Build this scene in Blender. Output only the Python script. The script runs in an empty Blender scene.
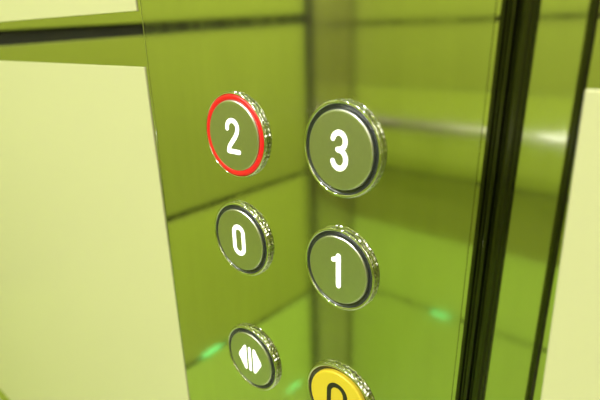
import bpy, bmesh, math, random
from mathutils import Matrix, Vector
random.seed(4)
S = bpy.context.scene
COL = S.collection
PI = math.pi

# ------------------------------------------------------------------ camera
F_PX = 489.8
yaw, pitch, roll = 0.70905, -0.33241, -0.02677
cy, sy, cp, sp, cr, sr = math.cos(yaw), math.sin(yaw), math.cos(pitch), math.sin(pitch), math.cos(roll), math.sin(roll)
fwd = Vector((-sy * cp, cy * cp, sp)); rt = Vector((cy, sy, 0)); up = rt.cross(fwd)
r2 = rt * cr + up * sr; u2 = -rt * sr + up * cr
cam = bpy.data.cameras.new('camera'); camo = bpy.data.objects.new('camera', cam); COL.objects.link(camo)
M = Matrix((r2, u2, -fwd)).transposed().to_4x4(); M.translation = Vector((0.15954, -0.14306, 0.04237))
camo.matrix_world = M
cam.sensor_width = 36; cam.lens = F_PX * 36 / 600; cam.clip_start = 0.005
cam.dof.use_dof = True; cam.dof.focus_distance = 0.212; cam.dof.aperture_fstop = 10.0
S.camera = camo

# ------------------------------------------------------------------ world, exposure
w = bpy.data.worlds.new('world'); S.world = w; w.use_nodes = True
w.node_tree.nodes['Background'].inputs[0].default_value = (0.9, 0.95, 0.8, 1)
w.node_tree.nodes['Background'].inputs[1].default_value = 0.05
S.view_settings.view_transform = 'Standard'; S.view_settings.look = 'None'
S.view_settings.gamma = 1; S.view_settings.use_curve_mapping = False
S.view_settings.exposure = 0.14
LAMP_W = 15.0

FLOOR, CEIL = -1.80, 1.25
XL, XR, YB = -1.0, 0.75, -1.5

# ------------------------------------------------------------------ materials
def srgb(r, g, b):
    f = lambda c: (c / 255 / 12.92) if c / 255 <= 0.04045 else ((c / 255 + 0.055) / 1.055) ** 2.4
    return (f(r), f(g), f(b), 1)

def mat(name, base, rough=0.4, metal=0.0, emit=None, estr=0.0, spec=0.5, noise=0.0, nscale=40.0, nstretch=(1, 1, 1), rvar=0.0, bump=0.0, coat=0.0):
    m = bpy.data.materials.new(name); m.use_nodes = True
    nt = m.node_tree; N = nt.nodes; L = nt.links
    p = N['Principled BSDF']
    p.inputs['Base Color'].default_value = tuple(base[:3]) + (1,)
    p.inputs['Roughness'].default_value = rough; p.inputs['Metallic'].default_value = metal
    p.inputs['Specular IOR Level'].default_value = spec
    p.inputs['Coat Weight'].default_value = coat
    if emit:
        p.inputs['Emission Color'].default_value = tuple(emit[:3]) + (1,)
        p.inputs['Emission Strength'].default_value = estr
    if noise or rvar or bump:
        tc = N.new('ShaderNodeTexCoord'); mp = N.new('ShaderNodeMapping'); nz = N.new('ShaderNodeTexNoise')
        mp.inputs['Scale'].default_value = nstretch
        nz.inputs['Scale'].default_value = nscale; nz.inputs['Detail'].default_value = 3
        L.new(tc.outputs['Object'], mp.inputs[0]); L.new(mp.outputs[0], nz.inputs['Vector'])
        if noise:
            mx = N.new('ShaderNodeMix'); mx.data_type = 'RGBA'
            mx.inputs[6].default_value = tuple(c * (1 - noise) for c in base[:3]) + (1,)
            mx.inputs[7].default_value = tuple(min(1, c * (1 + noise)) for c in base[:3]) + (1,)
            L.new(nz.outputs['Fac'], mx.inputs[0]); L.new(mx.outputs[2], p.inputs['Base Color'])
        if rvar:
            mr = N.new('ShaderNodeMapRange')
            mr.inputs[3].default_value = max(0.01, rough - rvar); mr.inputs[4].default_value = rough + rvar
            L.new(nz.outputs['Fac'], mr.inputs[0]); L.new(mr.outputs[0], p.inputs['Roughness'])
        if bump:
            b = N.new('ShaderNodeBump'); b.inputs['Strength'].default_value = bump; b.inputs['Distance'].default_value = 0.0002
            L.new(nz.outputs['Fac'], b.inputs['Height']); L.new(b.outputs[0], p.inputs['Normal'])
    return m

M_LIME = mat('pale_lime_laminate', (0.53, 0.52, 0.35), 0.32, noise=0.015, nscale=6)
M_GREEN = mat('lime_green_laminate', (0.345, 0.42, 0.055), 0.30, noise=0.03, nscale=4)  # base laminate; also stands in for the handrail's shade on the back wall
M_GREEN_MID = mat('lime_green_laminate_lit', (0.45, 0.565, 0.07), 0.30, noise=0.03, nscale=4)  # same laminate in a lighter tone, with light on the middle panels painted in
M_GREEN_LOW = mat('lime_green_laminate_low_lit', (0.60, 0.84, 0.13), 0.30, noise=0.03, nscale=4)  # same laminate lighter still, painted-in light on the low panels
M_STEEL = mat('satin_mirror_steel', (0.56, 0.56, 0.51), 0.03, 1.0, rvar=0.01, nscale=30, nstretch=(6, 1, 0.6))
M_PLATE = mat('brushed_plate_steel', (0.56, 0.57, 0.52), 0.07, 1.0, noise=0.06, rvar=0.03, nscale=28, nstretch=(5, 1, 0.5))
M_CAP = mat('brushed_cap_steel', (0.50, 0.51, 0.52), 0.36, 1.0, noise=0.05, nscale=900)
M_CHROME = mat('polished_chrome', (0.55, 0.57, 0.57), 0.06, 1.0)
M_DARKMETAL = mat('dark_anodised_metal', (0.058, 0.058, 0.052), 0.14, 1.0)
M_BLACK = mat('black_recess', (0.012, 0.012, 0.010), 0.6)
M_BLACKINK = mat('black_symbol', (0.012, 0.011, 0.01), 0.45)
M_HALO = mat('smoked_light_ring', (0.035, 0.040, 0.045), 0.25)
M_RED = mat('lit_red_light_ring', (0.45, 0.005, 0.01), 0.3, emit=(1.0, 0.004, 0.02), estr=0.36)
M_WHITE = mat('backlit_white_numeral', (0.9, 0.9, 0.88), 0.4, emit=(1, 1, 0.97), estr=0.9)
M_YELLOW = mat('yellow_plastic', (0.62, 0.47, 0.035), 0.35)
M_FLOOR = mat('green_rubber_floor', (0.80, 0.86, 0.55), 0.35, noise=0.06, nscale=60)
M_CEIL = mat('painted_ceiling', (0.75, 0.76, 0.66), 0.5, noise=0.02)
M_RAIL = mat('satin_rail_steel', (0.88, 0.88, 0.84), 0.30, 1.0)
M_POST = mat('brushed_corner_steel', (0.76, 0.70, 0.66), 0.26, 1.0, noise=0.04, nscale=30)
M_LAMP = mat('lit_lamp_glass', (1, 1, 1), 0.4, emit=(1.0, 0.98, 0.86), estr=10.0)
M_GLINT = mat('painted_green_glint', (0.1, 0.8, 0.2), 0.4, emit=(0.30, 1.0, 0.30), estr=1.25)  # emission stands in for lamp glints on the metal trim

# ------------------------------------------------------------------ helpers
def obj(name, bm, m, parent=None, smooth=False, bevel=0.0, mats=None):
    bmesh.ops.recalc_face_normals(bm, faces=bm.faces)
    me = bpy.data.meshes.new(name); bm.to_mesh(me); bm.free()
    for mm in (mats or [m]): me.materials.append(mm)
    if smooth:
        for p in me.polygons: p.use_smooth = True
    o = bpy.data.objects.new(name, me); COL.objects.link(o)
    if parent: o.parent = parent
    if bevel:
        b = o.modifiers.new('bevel', 'BEVEL'); b.width = bevel; b.segments = 3; b.limit_method = 'ANGLE'
    return o

def box(bm, x0, x1, y0, y1, z0, z1):
    v = [bm.verts.new((x, y, z)) for x in (x0, x1) for y in (y0, y1) for z in (z0, z1)]
    for f in ((0, 1, 3, 2), (4, 6, 7, 5), (0, 4, 5, 1), (2, 3, 7, 6), (0, 2, 6, 4), (1, 5, 7, 3)):
        bm.faces.new([v[i] for i in f])
    return bm

def bx(*a): return box(bmesh.new(), *a)

def slab_xz(pts, y0, y1, bm=None):
    """closed outline in the wall plane, given a thickness"""
    bm = bm or bmesh.new()
    a = [bm.verts.new((x, y0, z)) for x, z in pts]; b = [bm.verts.new((x, y1, z)) for x, z in pts]
    bm.faces.new(a); bm.faces.new(b[::-1]); n = len(pts)
    for i in range(n): bm.faces.new((a[i], a[(i + 1) % n], b[(i + 1) % n], b[i]))
    return bm

def extrude_profile(prof, top, bot):
    """open section prof [(dx, y)] swept upright between x offsets at two heights"""
    bm = bmesh.new(); (xt, zt), (xb, zb) = top, bot
    a = [bm.verts.new((xt + d, y, zt)) for d, y in prof]; b = [bm.verts.new((xb + d, y, zb)) for d, y in prof]
    n = len(prof)
    for i in range(n): bm.faces.new((a[i], a[(i + 1) % n], b[(i + 1) % n], b[i]))
    bm.faces.new(a); bm.faces.new(b[::-1])
    return bm

def lathe(prof, segs=96, knurl=None):
    """prof [(r, y)] turned about the y axis; knurl = set of profile rows with faceted radius"""
    bm = bmesh.new(); rings = []
    for i, (r, y) in enumerate(prof):
        if r == 0: rings.append([bm.verts.new((0, y, 0))]); continue
        ring = []
        for k in range(segs):
            rr = r * (1 - 0.010 * (k % 3 == 0) - 0.004 * (k % 2)) if knurl and i in knurl else r
            t = 2 * PI * k / segs; ring.append(bm.verts.new((rr * math.cos(t), y, rr * math.sin(t))))
        rings.append(ring)
    for a, b in zip(rings, rings[1:]):
        for k in range(segs):
            k2 = (k + 1) % segs
            if len(a) == 1: bm.faces.new((a[0], b[k], b[k2]))
            elif len(b) == 1: bm.faces.new((a[k], b[0], a[k2]))
            else: bm.faces.new((a[k], b[k], b[k2], a[k2]))
    return bm

def arc(cx, cz, rx, rz, a0, a1, n=14):
    return [(cx + rx * math.cos(math.radians(a0 + (a1 - a0) * i / n)), cz + rz * math.sin(math.radians(a0 + (a1 - a0) * i / n))) for i in range(n + 1)]

def stroke(bm, pts, hw, y0, y1, closed=False):
    """a flat pen stroke of half width hw with round ends, in mm"""
    P = [Vector(p) for p in pts]; n = len(P); L = []; R_ = []
    for i in range(n):
        if closed: d = P[(i + 1) % n] - P[i - 1]
        else: d = P[min(i + 1, n - 1)] - P[max(i - 1, 0)]
        d.normalize(); q = Vector((-d.y, d.x)) * hw
        L.append(P[i] + q); R_.append(P[i] - q)
    mm = 0.001
    if closed:
        vs = [[bm.verts.new((p.x * mm, y, p.y * mm)) for p in side] for side in (L, R_) for y in (y0, y1)]
        L0, L1, R0, R1 = vs
        for i in range(n):
            j = (i + 1) % n
            for a, b in ((L0, R0), (R0, R1), (R1, L1), (L1, L0)): bm.faces.new((a[i], a[j], b[j], b[i]))
        return
    def cap(c, start, sgn):
        v = start - c; out = []
        for k in range(1, 8):
            t = -sgn * PI * k / 8
            out.append(c + Vector((v.x * math.cos(t) - v.y * math.sin(t), v.x * math.sin(t) + v.y * math.cos(t))))
        return out
    # side quads, then the two end caps as fans
    L0 = [bm.verts.new((p.x * mm, y0, p.y * mm)) for p in L]; L1 = [bm.verts.new((p.x * mm, y1, p.y * mm)) for p in L]
    R0 = [bm.verts.new((p.x * mm, y0, p.y * mm)) for p in R_]; R1 = [bm.verts.new((p.x * mm, y1, p.y * mm)) for p in R_]
    for i in range(n - 1):
        j = i + 1
        for a, b in ((L0, R0), (R1, L1), (R0, R1), (L1, L0)): bm.faces.new((a[i], a[j], b[j], b[i]))
    for idx, (c, s, e) in enumerate(((P[-1], L[-1], -1), (P[0], R_[0], 0))):
        pts2 = cap(c, s, 1)
        f0 = [bm.verts.new((p.x * mm, y0, p.y * mm)) for p in pts2]; f1 = [bm.verts.new((p.x * mm, y1, p.y * mm)) for p in pts2]
        if idx == 0: s0, s1, e0, e1 = L0[-1], L1[-1], R0[-1], R1[-1]
        else: s0, s1, e0, e1 = R0[0], R1[0], L0[0], L1[0]
        r0 = [s0] + f0 + [e0]; r1 = [s1] + f1 + [e1]
        bm.faces.new(r0); bm.faces.new(r1[::-1])
        for k in range(len(r0) - 1): bm.faces.new((r0[k], r0[k + 1], r1[k + 1], r1[k]))

DY = -0.0012
def W(o):
    """seat a piece of the front wall at its final depth"""
    k = 0.9918; me = o.data
    for v in me.vertices: v.co = (0.1595 + (v.co.x - 0.1595) * k, v.co.y + DY, 0.0424 + (v.co.z - 0.0424) * k)
    return o

def struct(o): o['kind'] = 'structure'; return o
def tag(o, label, cat, group=None):
    o['label'] = label; o['category'] = cat
    if group: o['group'] = group
    return o
def thing(name, loc, label, cat, group=None):
    o = bpy.data.objects.new(name, None); COL.objects.link(o); o.location = loc; o.empty_display_size = 0.02
    return tag(o, label, cat, group)

# ------------------------------------------------------------------ front wall with the cladding around the call plate
struct(wf := obj('wall_front', bx(XL - 0.05, XR + 0.05, 0.0042 + DY, 0.06, FLOOR, CEIL), M_STEEL))
YP = 0.0035                                          # face of the pale cladding
def xl(z): return -0.0695 + (0.0537 - z) * 0.0162    # slightly out-of-plumb right edge of the left cladding
def pale(name, pts, label):
    o = W(obj(name, slab_xz(pts, YP, 0.0048), M_LIME, wf, bevel=0.0003)); o['label'] = label; return o
pale('wall_panel', [(XL, 0.0268), (xl(0.0268), 0.0268), (xl(-0.407), -0.407), (XL, -0.407)], 'large pale lime panel left of the button plate')
pale('wall_panel', [(XL, CEIL), (xl(CEIL) + 0.0, CEIL), (xl(0.0537), 0.0537), (XL, 0.0537)], 'pale lime panel above the horizontal steel strip')
pale('wall_panel', [(XL, -0.435), (xl(-0.435), -0.435), (xl(-1.43), -1.43), (XL, -1.43)], 'lowest pale lime panel left of the button plate')
XRP = 0.1321
def xr(z): return XRP + (0.026 - z) * 0.017
o = obj('wall_panel', slab_xz([(xr(0.0262), 0.0262), (XR, 0.0262), (XR, -0.407), (xr(-0.407), -0.407)], YP, 0.0048), M_LIME, wf, bevel=0.0012)
W(o); o['label'] = 'pale lime panel right of the dark metal mouldings'
o = obj('wall_panel', slab_xz([(XRP, CEIL), (XR, CEIL), (XR, 0.0537), (XRP, 0.0537)], YP, 0.0048), M_LIME, wf, bevel=0.0005); W(o)

# button plate: a steel sheet with a bevelled edge, lying on the wall
def xt(x, z, k=0.017): return x - (0.05 - z) * k     # the mouldings lean a little the same way
PT, PB = 0.32, -0.50
plate = obj('button_plate', slab_xz([(-0.0646, PT), (xt(0.1072, PT), PT), (xt(0.1072, PB), PB), (-0.0650, PB)], 0.0040, 0.0047), M_PLATE, bevel=0.0005)
W(plate); tag(plate, 'tall reflective steel plate carrying the round lift buttons', 'button panel')

# dark ridged moulding right of the plate
prof = [(0.0, 0.0048), (0.0, 0.0036), (0.0006, 0.0030), (0.0014, 0.0030), (0.0019, 0.0038),
        (0.0024, 0.0038), (0.0029, 0.0030), (0.0034, 0.0026), (0.0042, 0.0026), (0.0047, 0.0032), (0.0050, 0.0038),
        (0.0054, 0.0038), (0.0058, 0.0030), (0.0062, 0.0026), (0.0070, 0.0024), (0.0080, 0.0025), (0.0086, 0.0028), (0.0088, 0.0030), (0.0090, 0.0028), (0.0096, 0.0029), (0.0098, 0.0034), (0.0099, 0.0048)]
mo = struct(obj('trim_1', extrude_profile(prof, (xt(0.1086, CEIL), CEIL), (xt(0.1086, FLOOR), FLOOR)), M_DARKMETAL, bevel=0.0002)); W(mo)
# steel strip between the mouldings
sb = obj('steel_strip', slab_xz([(xt(0.1186, CEIL), CEIL), (xt(0.1303, CEIL, 0.008), CEIL), (xt(0.1303, FLOOR, 0.008), FLOOR), (xt(0.1186, FLOOR), FLOOR)], 0.0040, 0.0048), M_PLATE, wf, bevel=0.0003); W(sb)
# dark narrow moulding between the strip and the right cladding
prof2 = [(0.0, 0.0048), (0.0, 0.0038), (0.0004, 0.0032), (0.0012, 0.0030), (0.0019, 0.0030), (0.0026, 0.0034), (0.0030, 0.0048)]
W(struct(obj('trim_2', extrude_profile([(d * 0.8, y) for d, y in prof2], (xt(0.1304, CEIL, 0.008), CEIL), (xt(0.1304, FLOOR, 0.008), FLOOR)), M_DARKMETAL)))

bead = [(0.0, 0.0046), (0.0, 0.0043), (0.0001, 0.0040), (0.0003, 0.0039), (0.0005, 0.0040), (0.0006, 0.0043), (0.0006, 0.0046)]
struct(W(obj('trim_4', extrude_profile(bead, (-0.0666, 0.32), (-0.0666, -0.5)), M_CHROME, smooth=False)))

# ------------------------------------------------------------------ the rest of the lift car (seen as reflections in the steel)
struct(obj('floor', bx(XL - 0.06, XR + 0.06, YB - 0.06, 0.06, FLOOR - 0.04, FLOOR), M_FLOOR))
struct(obj('ceiling', bx(XL - 0.06, XR + 0.06, YB - 0.06, 0.06, CEIL, CEIL + 0.04), M_CEIL))
wl = struct(obj('wall_left', bx(XL - 0.05, XL - 0.012, YB, 0.004, FLOOR, CEIL), M_BLACK))
wb = struct(obj('wall_back', bx(XL - 0.05, XR + 0.05, YB - 0.05, YB - 0.012, FLOOR, CEIL), M_BLACK))
wr = struct(obj('wall_right', bx(XR, XR + 0.05, YB, 0.001, FLOOR, CEIL), M_POST))
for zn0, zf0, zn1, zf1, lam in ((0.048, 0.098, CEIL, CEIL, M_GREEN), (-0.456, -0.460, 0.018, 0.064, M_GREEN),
                               (-0.972, -0.985, -0.478, -0.482, M_GREEN_MID), (FLOOR, FLOOR, -0.994, -1.007, M_GREEN_LOW)):  # tones lighten downwards: stronger low light put into the panel colour
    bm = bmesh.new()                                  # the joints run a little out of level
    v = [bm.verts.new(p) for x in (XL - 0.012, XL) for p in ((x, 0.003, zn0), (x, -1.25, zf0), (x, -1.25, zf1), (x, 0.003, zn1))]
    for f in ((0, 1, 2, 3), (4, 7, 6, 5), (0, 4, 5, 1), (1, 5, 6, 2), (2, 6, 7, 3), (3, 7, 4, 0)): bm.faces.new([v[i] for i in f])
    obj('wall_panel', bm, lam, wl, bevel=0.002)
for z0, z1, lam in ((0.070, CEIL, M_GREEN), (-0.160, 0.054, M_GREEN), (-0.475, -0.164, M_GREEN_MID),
                   (-0.715, -0.487, M_GREEN), (-1.035, -0.719, M_GREEN_LOW), (FLOOR, -1.052, M_GREEN_LOW)):  # darker band below the rail is its shadow, painted as a panel
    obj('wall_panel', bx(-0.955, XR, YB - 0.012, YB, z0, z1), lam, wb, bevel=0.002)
# steel corner post
pb = bmesh.new()
pts = [(XL - 0.012, -1.30), (XL + 0.002, -1.30), (-0.966, YB + 0.002), (-0.966, YB - 0.012), (XL - 0.012, YB - 0.012)]
a = [pb.verts.new((x, y, FLOOR)) for x, y in pts]; b = [pb.verts.new((x, y, CEIL)) for x, y in pts]
pb.faces.new(a); pb.faces.new(b[::-1])
for i in range(5): pb.faces.new((a[i], a[(i + 1) % 5], b[(i + 1) % 5], b[i]))
struct(obj('trim_3', pb, M_POST))

# handrail on the back wall
hr = thing('handrail', (-0.2, YB, -0.285), 'satin steel handrail mirrored in the upper right of the steel plate', 'handrail')
def tube(bm, p0, p1, r, segs=20):
    p0, p1 = Vector(p0), Vector(p1); d = (p1 - p0).normalized(); u = d.orthogonal().normalized(); v = d.cross(u)
    A = [bm.verts.new(p0 + (u * math.cos(2 * PI * k / segs) + v * math.sin(2 * PI * k / segs)) * r) for k in range(segs)]
    B = [bm.verts.new(p1 + (u * math.cos(2 * PI * k / segs) + v * math.sin(2 * PI * k / segs)) * r) for k in range(segs)]
    for k in range(segs): bm.faces.new((A[k], A[(k + 1) % segs], B[(k + 1) % segs], B[k]))
    bm.faces.new(A[::-1]); bm.faces.new(B)
    return bm
obj('rail', tube(bmesh.new(), (-0.70, 0.07, 0), (0.80, 0.07, 0), 0.019), M_RAIL, hr, smooth=True)
for x in (-0.38, 0.55):
    obj('bracket', tube(bmesh.new(), (x, 0.0, 0), (x, 0.07, 0), 0.008), M_RAIL, hr, smooth=True)

# lamp glints low on the walls, added as glowing green lenses
for x, y, z, lab in ((XL + 0.002, -0.72, -0.981, 'small green glint mirrored low at the left edge of the steel plate'),
                     (-0.53, YB + 0.002, -1.048, 'small green glint mirrored low right of the button marked 1'),
                     (XL + 0.002, -1.13, -1.40, 'small green glint mirrored beside the yellow button')):
    d = obj('green_glint', lathe([(0, -0.004), (0.010, -0.003), (0.014, 0.0), (0.014, 0.004)], 20), M_GLINT, smooth=True)
    d.location = (x, y, z); d.scale = (3.2, 1, 0.62)
    d.rotation_euler = (0, 0, PI / 2 if x < -0.9 else PI)
    tag(d, lab, 'glint')

# ceiling downlights
for x, y, place in ((-0.62, -0.90, 'nearest the left wall and the button wall'), (0.30, -0.95, 'on the door side of the ceiling'),
             (-0.15, -1.15, 'nearest the back wall')):
    t = thing('ceiling_light', (x, y, CEIL), 'round lit ceiling downlight ' + place, 'ceiling light', 'ceiling downlights')
    obj('frame', lathe([(0.060, 0), (0.060, 0.008), (0.072, 0.008), (0.075, 0.0)], 48), M_CHROME, t, smooth=True).rotation_euler = (-PI / 2, 0, 0)
    obj('diffuser', lathe([(0, 0.004), (0.060, 0.004), (0.060, 0.0)], 48), M_LAMP, t).rotation_euler = (-PI / 2, 0, 0)
    la = bpy.data.lights.new('downlight', 'AREA'); la.shape = 'DISK'; la.size = 0.12; la.energy = LAMP_W; la.color = (1.0, 0.98, 0.88)
    lo = bpy.data.objects.new('downlight', la); COL.objects.link(lo); lo.location = (x, y, CEIL - 0.012)

# ------------------------------------------------------------------ lift buttons
def button(x, z, label, cap_mat, ring_mat, symbol, sym_mat, sym_name, ring_label=None, size=(1, 1)):
    t = thing('lift_button', (x, 0.0028, z), label, 'button', 'round lift buttons')
    R = 0.001
    B = -0.0028                                       # front of the cap relative to the plate
    ri = 0.0173 if ring_label else 0.0168             # the lit ring fills more of the bezel
    obj('bezel', lathe([(ri, -0.0002), (ri, B + 0.0010), (ri + 0.0002, B + 0.0006), (0.0177, B + 0.0005), (0.0180, B + 0.0008),
                        (0.0182, B + 0.0011), (0.01835, B + 0.0014), (0.0184, B + 0.0018), (0.0183, B + 0.0023), (0.0181, 0.0)], 144, {5, 6, 7, 8}), M_CHROME, t)
    for p in t.children[-1].data.polygons:
        r = Vector((p.center.x, p.center.z)).length; p.use_smooth = r < 0.0179
    rg = obj('light_ring', lathe([(0.0150, B + 0.0010), (0.0151, B + 0.0007), (0.0162, B + 0.0004), (0.0171, B + 0.0006), (0.0173, B + 0.0018)] if ring_label else
                            [(0.0150, B + 0.0021), (0.0155, B + 0.0019), (0.0163, B + 0.0019), (0.0168, B + 0.0012)], 96), ring_mat, t, smooth=True)
    if ring_label: rg['label'] = ring_label
    obj('cap', lathe([(0, B), (0.0142, B), (0.0146, B + 0.00012), (0.0149, B + 0.0004), (0.0150, B + 0.0008), (0.0150, B + 0.0024)], 96), cap_mat, t, smooth=False)
    for p in t.children[-1].data.polygons: p.use_smooth = Vector((p.center.x, p.center.z)).length > 0.0144
    bm = bmesh.new(); symbol(bm, B - 0.00012, B + 0.0002)
    obj(sym_name, bm, sym_mat, t)
    t.scale = (size[0], 1, size[1])
    return t

def two(bm, a, b):
    stroke(bm, [(-3.1, 3.1)] + arc(0, 3.5, 3.1, 3.1, 170, -15, 18) + [(2.5, 1.3), (1.4, -0.4), (-1.2, -3.2), (-2.5, -4.8), (-3.0, -6.6)], 1.0, a, b)
    stroke(bm, [(-3.0, -6.6), (3.3, -6.6)], 1.0, a - 0.00002, b)
def three(bm, a, b):
    stroke(bm, arc(-0.1, 3.55, 2.9, 3.1, 165, -70, 20) + [(0.4, 0.45), (-0.7, 0.4)], 1.0, a, b)
    stroke(bm, [(-0.7, 0.4), (0.4, 0.3)] + arc(-0.1, -3.2, 3.1, 3.45, 75, -165, 20), 1.0, a - 0.00002, b)
def zero(bm, a, b):
    stroke(bm, arc(0, 3.6, 3.0, 3.0, 0, 180, 14) + arc(0, -3.6, 3.0, 3.0, 180, 360, 14), 1.1, a, b, closed=True)
def one(bm, a, b):
    stroke(bm, [(0.8, 6.6), (0.8, -6.6)], 1.2, a, b)
    stroke(bm, [(0.7, 6.3), (0.0, 5.4), (-1.9, 4.6)], 1.0, a - 0.00002, b)
def doors(bm, a, b):
    k = 0.001
    for s in (-1, 1):
        pts = [(2.35, 6.6), (2.8, 7.2), (3.5, 7.2), (4.0, 6.7), (7.9, 0.9), (8.1, 0.0), (7.9, -0.9), (4.0, -6.7), (3.5, -7.2), (2.8, -7.2), (2.35, -6.6)]
        slab_xz([(s * x * k, z * k) for x, z in pts], a, b, bm)
    stroke(bm, [(0, 6.3), (0, -6.3)], 0.95, a, b)
def bell(bm, a, b):
    stroke(bm, [(-6.6, -5.2), (-4.6, -3.4), (-4.4, 3.2)] + arc(0, 4.0, 4.4, 4.7, 170, 10, 18) + [(4.4, 3.2), (4.6, -3.4), (6.6, -5.2)], 1.15, a, b)
    stroke(bm, [(-6.6, -5.2), (6.6, -5.2)], 0.95, a - 0.00002, b)
    stroke(bm, arc(0, -7.6, 1.5, 1.2, 180, 360, 10), 0.8, a, b)

button(-0.0012, -0.0007, 'round steel lift button numbered 2, ringed by a lit red circle', M_CAP, M_RED, two, M_WHITE, 'numeral', 'lit red ring', size=(1.06, 1.05))
button(0.0564, 0.0004, 'round steel lift button with a white 3, right of the red-ringed one', M_CAP, M_HALO, three, M_WHITE, 'numeral', size=(0.97, 1.015))
button(-0.0020, -0.0508, 'round steel lift button with a white 0, below the red-ringed one', M_CAP, M_HALO, zero, M_WHITE, 'numeral', size=(1.03, 1.02))
button(0.0553, -0.0489, 'round steel lift button with a white 1, above the yellow button', M_CAP, M_HALO, one, M_WHITE, 'numeral', size=(0.95, 0.98))
button(-0.0001, -0.1172, 'round steel door-open button with white arrow symbol, lowest in the left column', M_CAP, M_HALO, doors, M_WHITE, 'door_symbol')
button(0.0553, -0.1140, 'yellow alarm button with a black bell outline, cut by the frame bottom', M_YELLOW, M_HALO, bell, M_BLACKINK, 'bell_symbol')
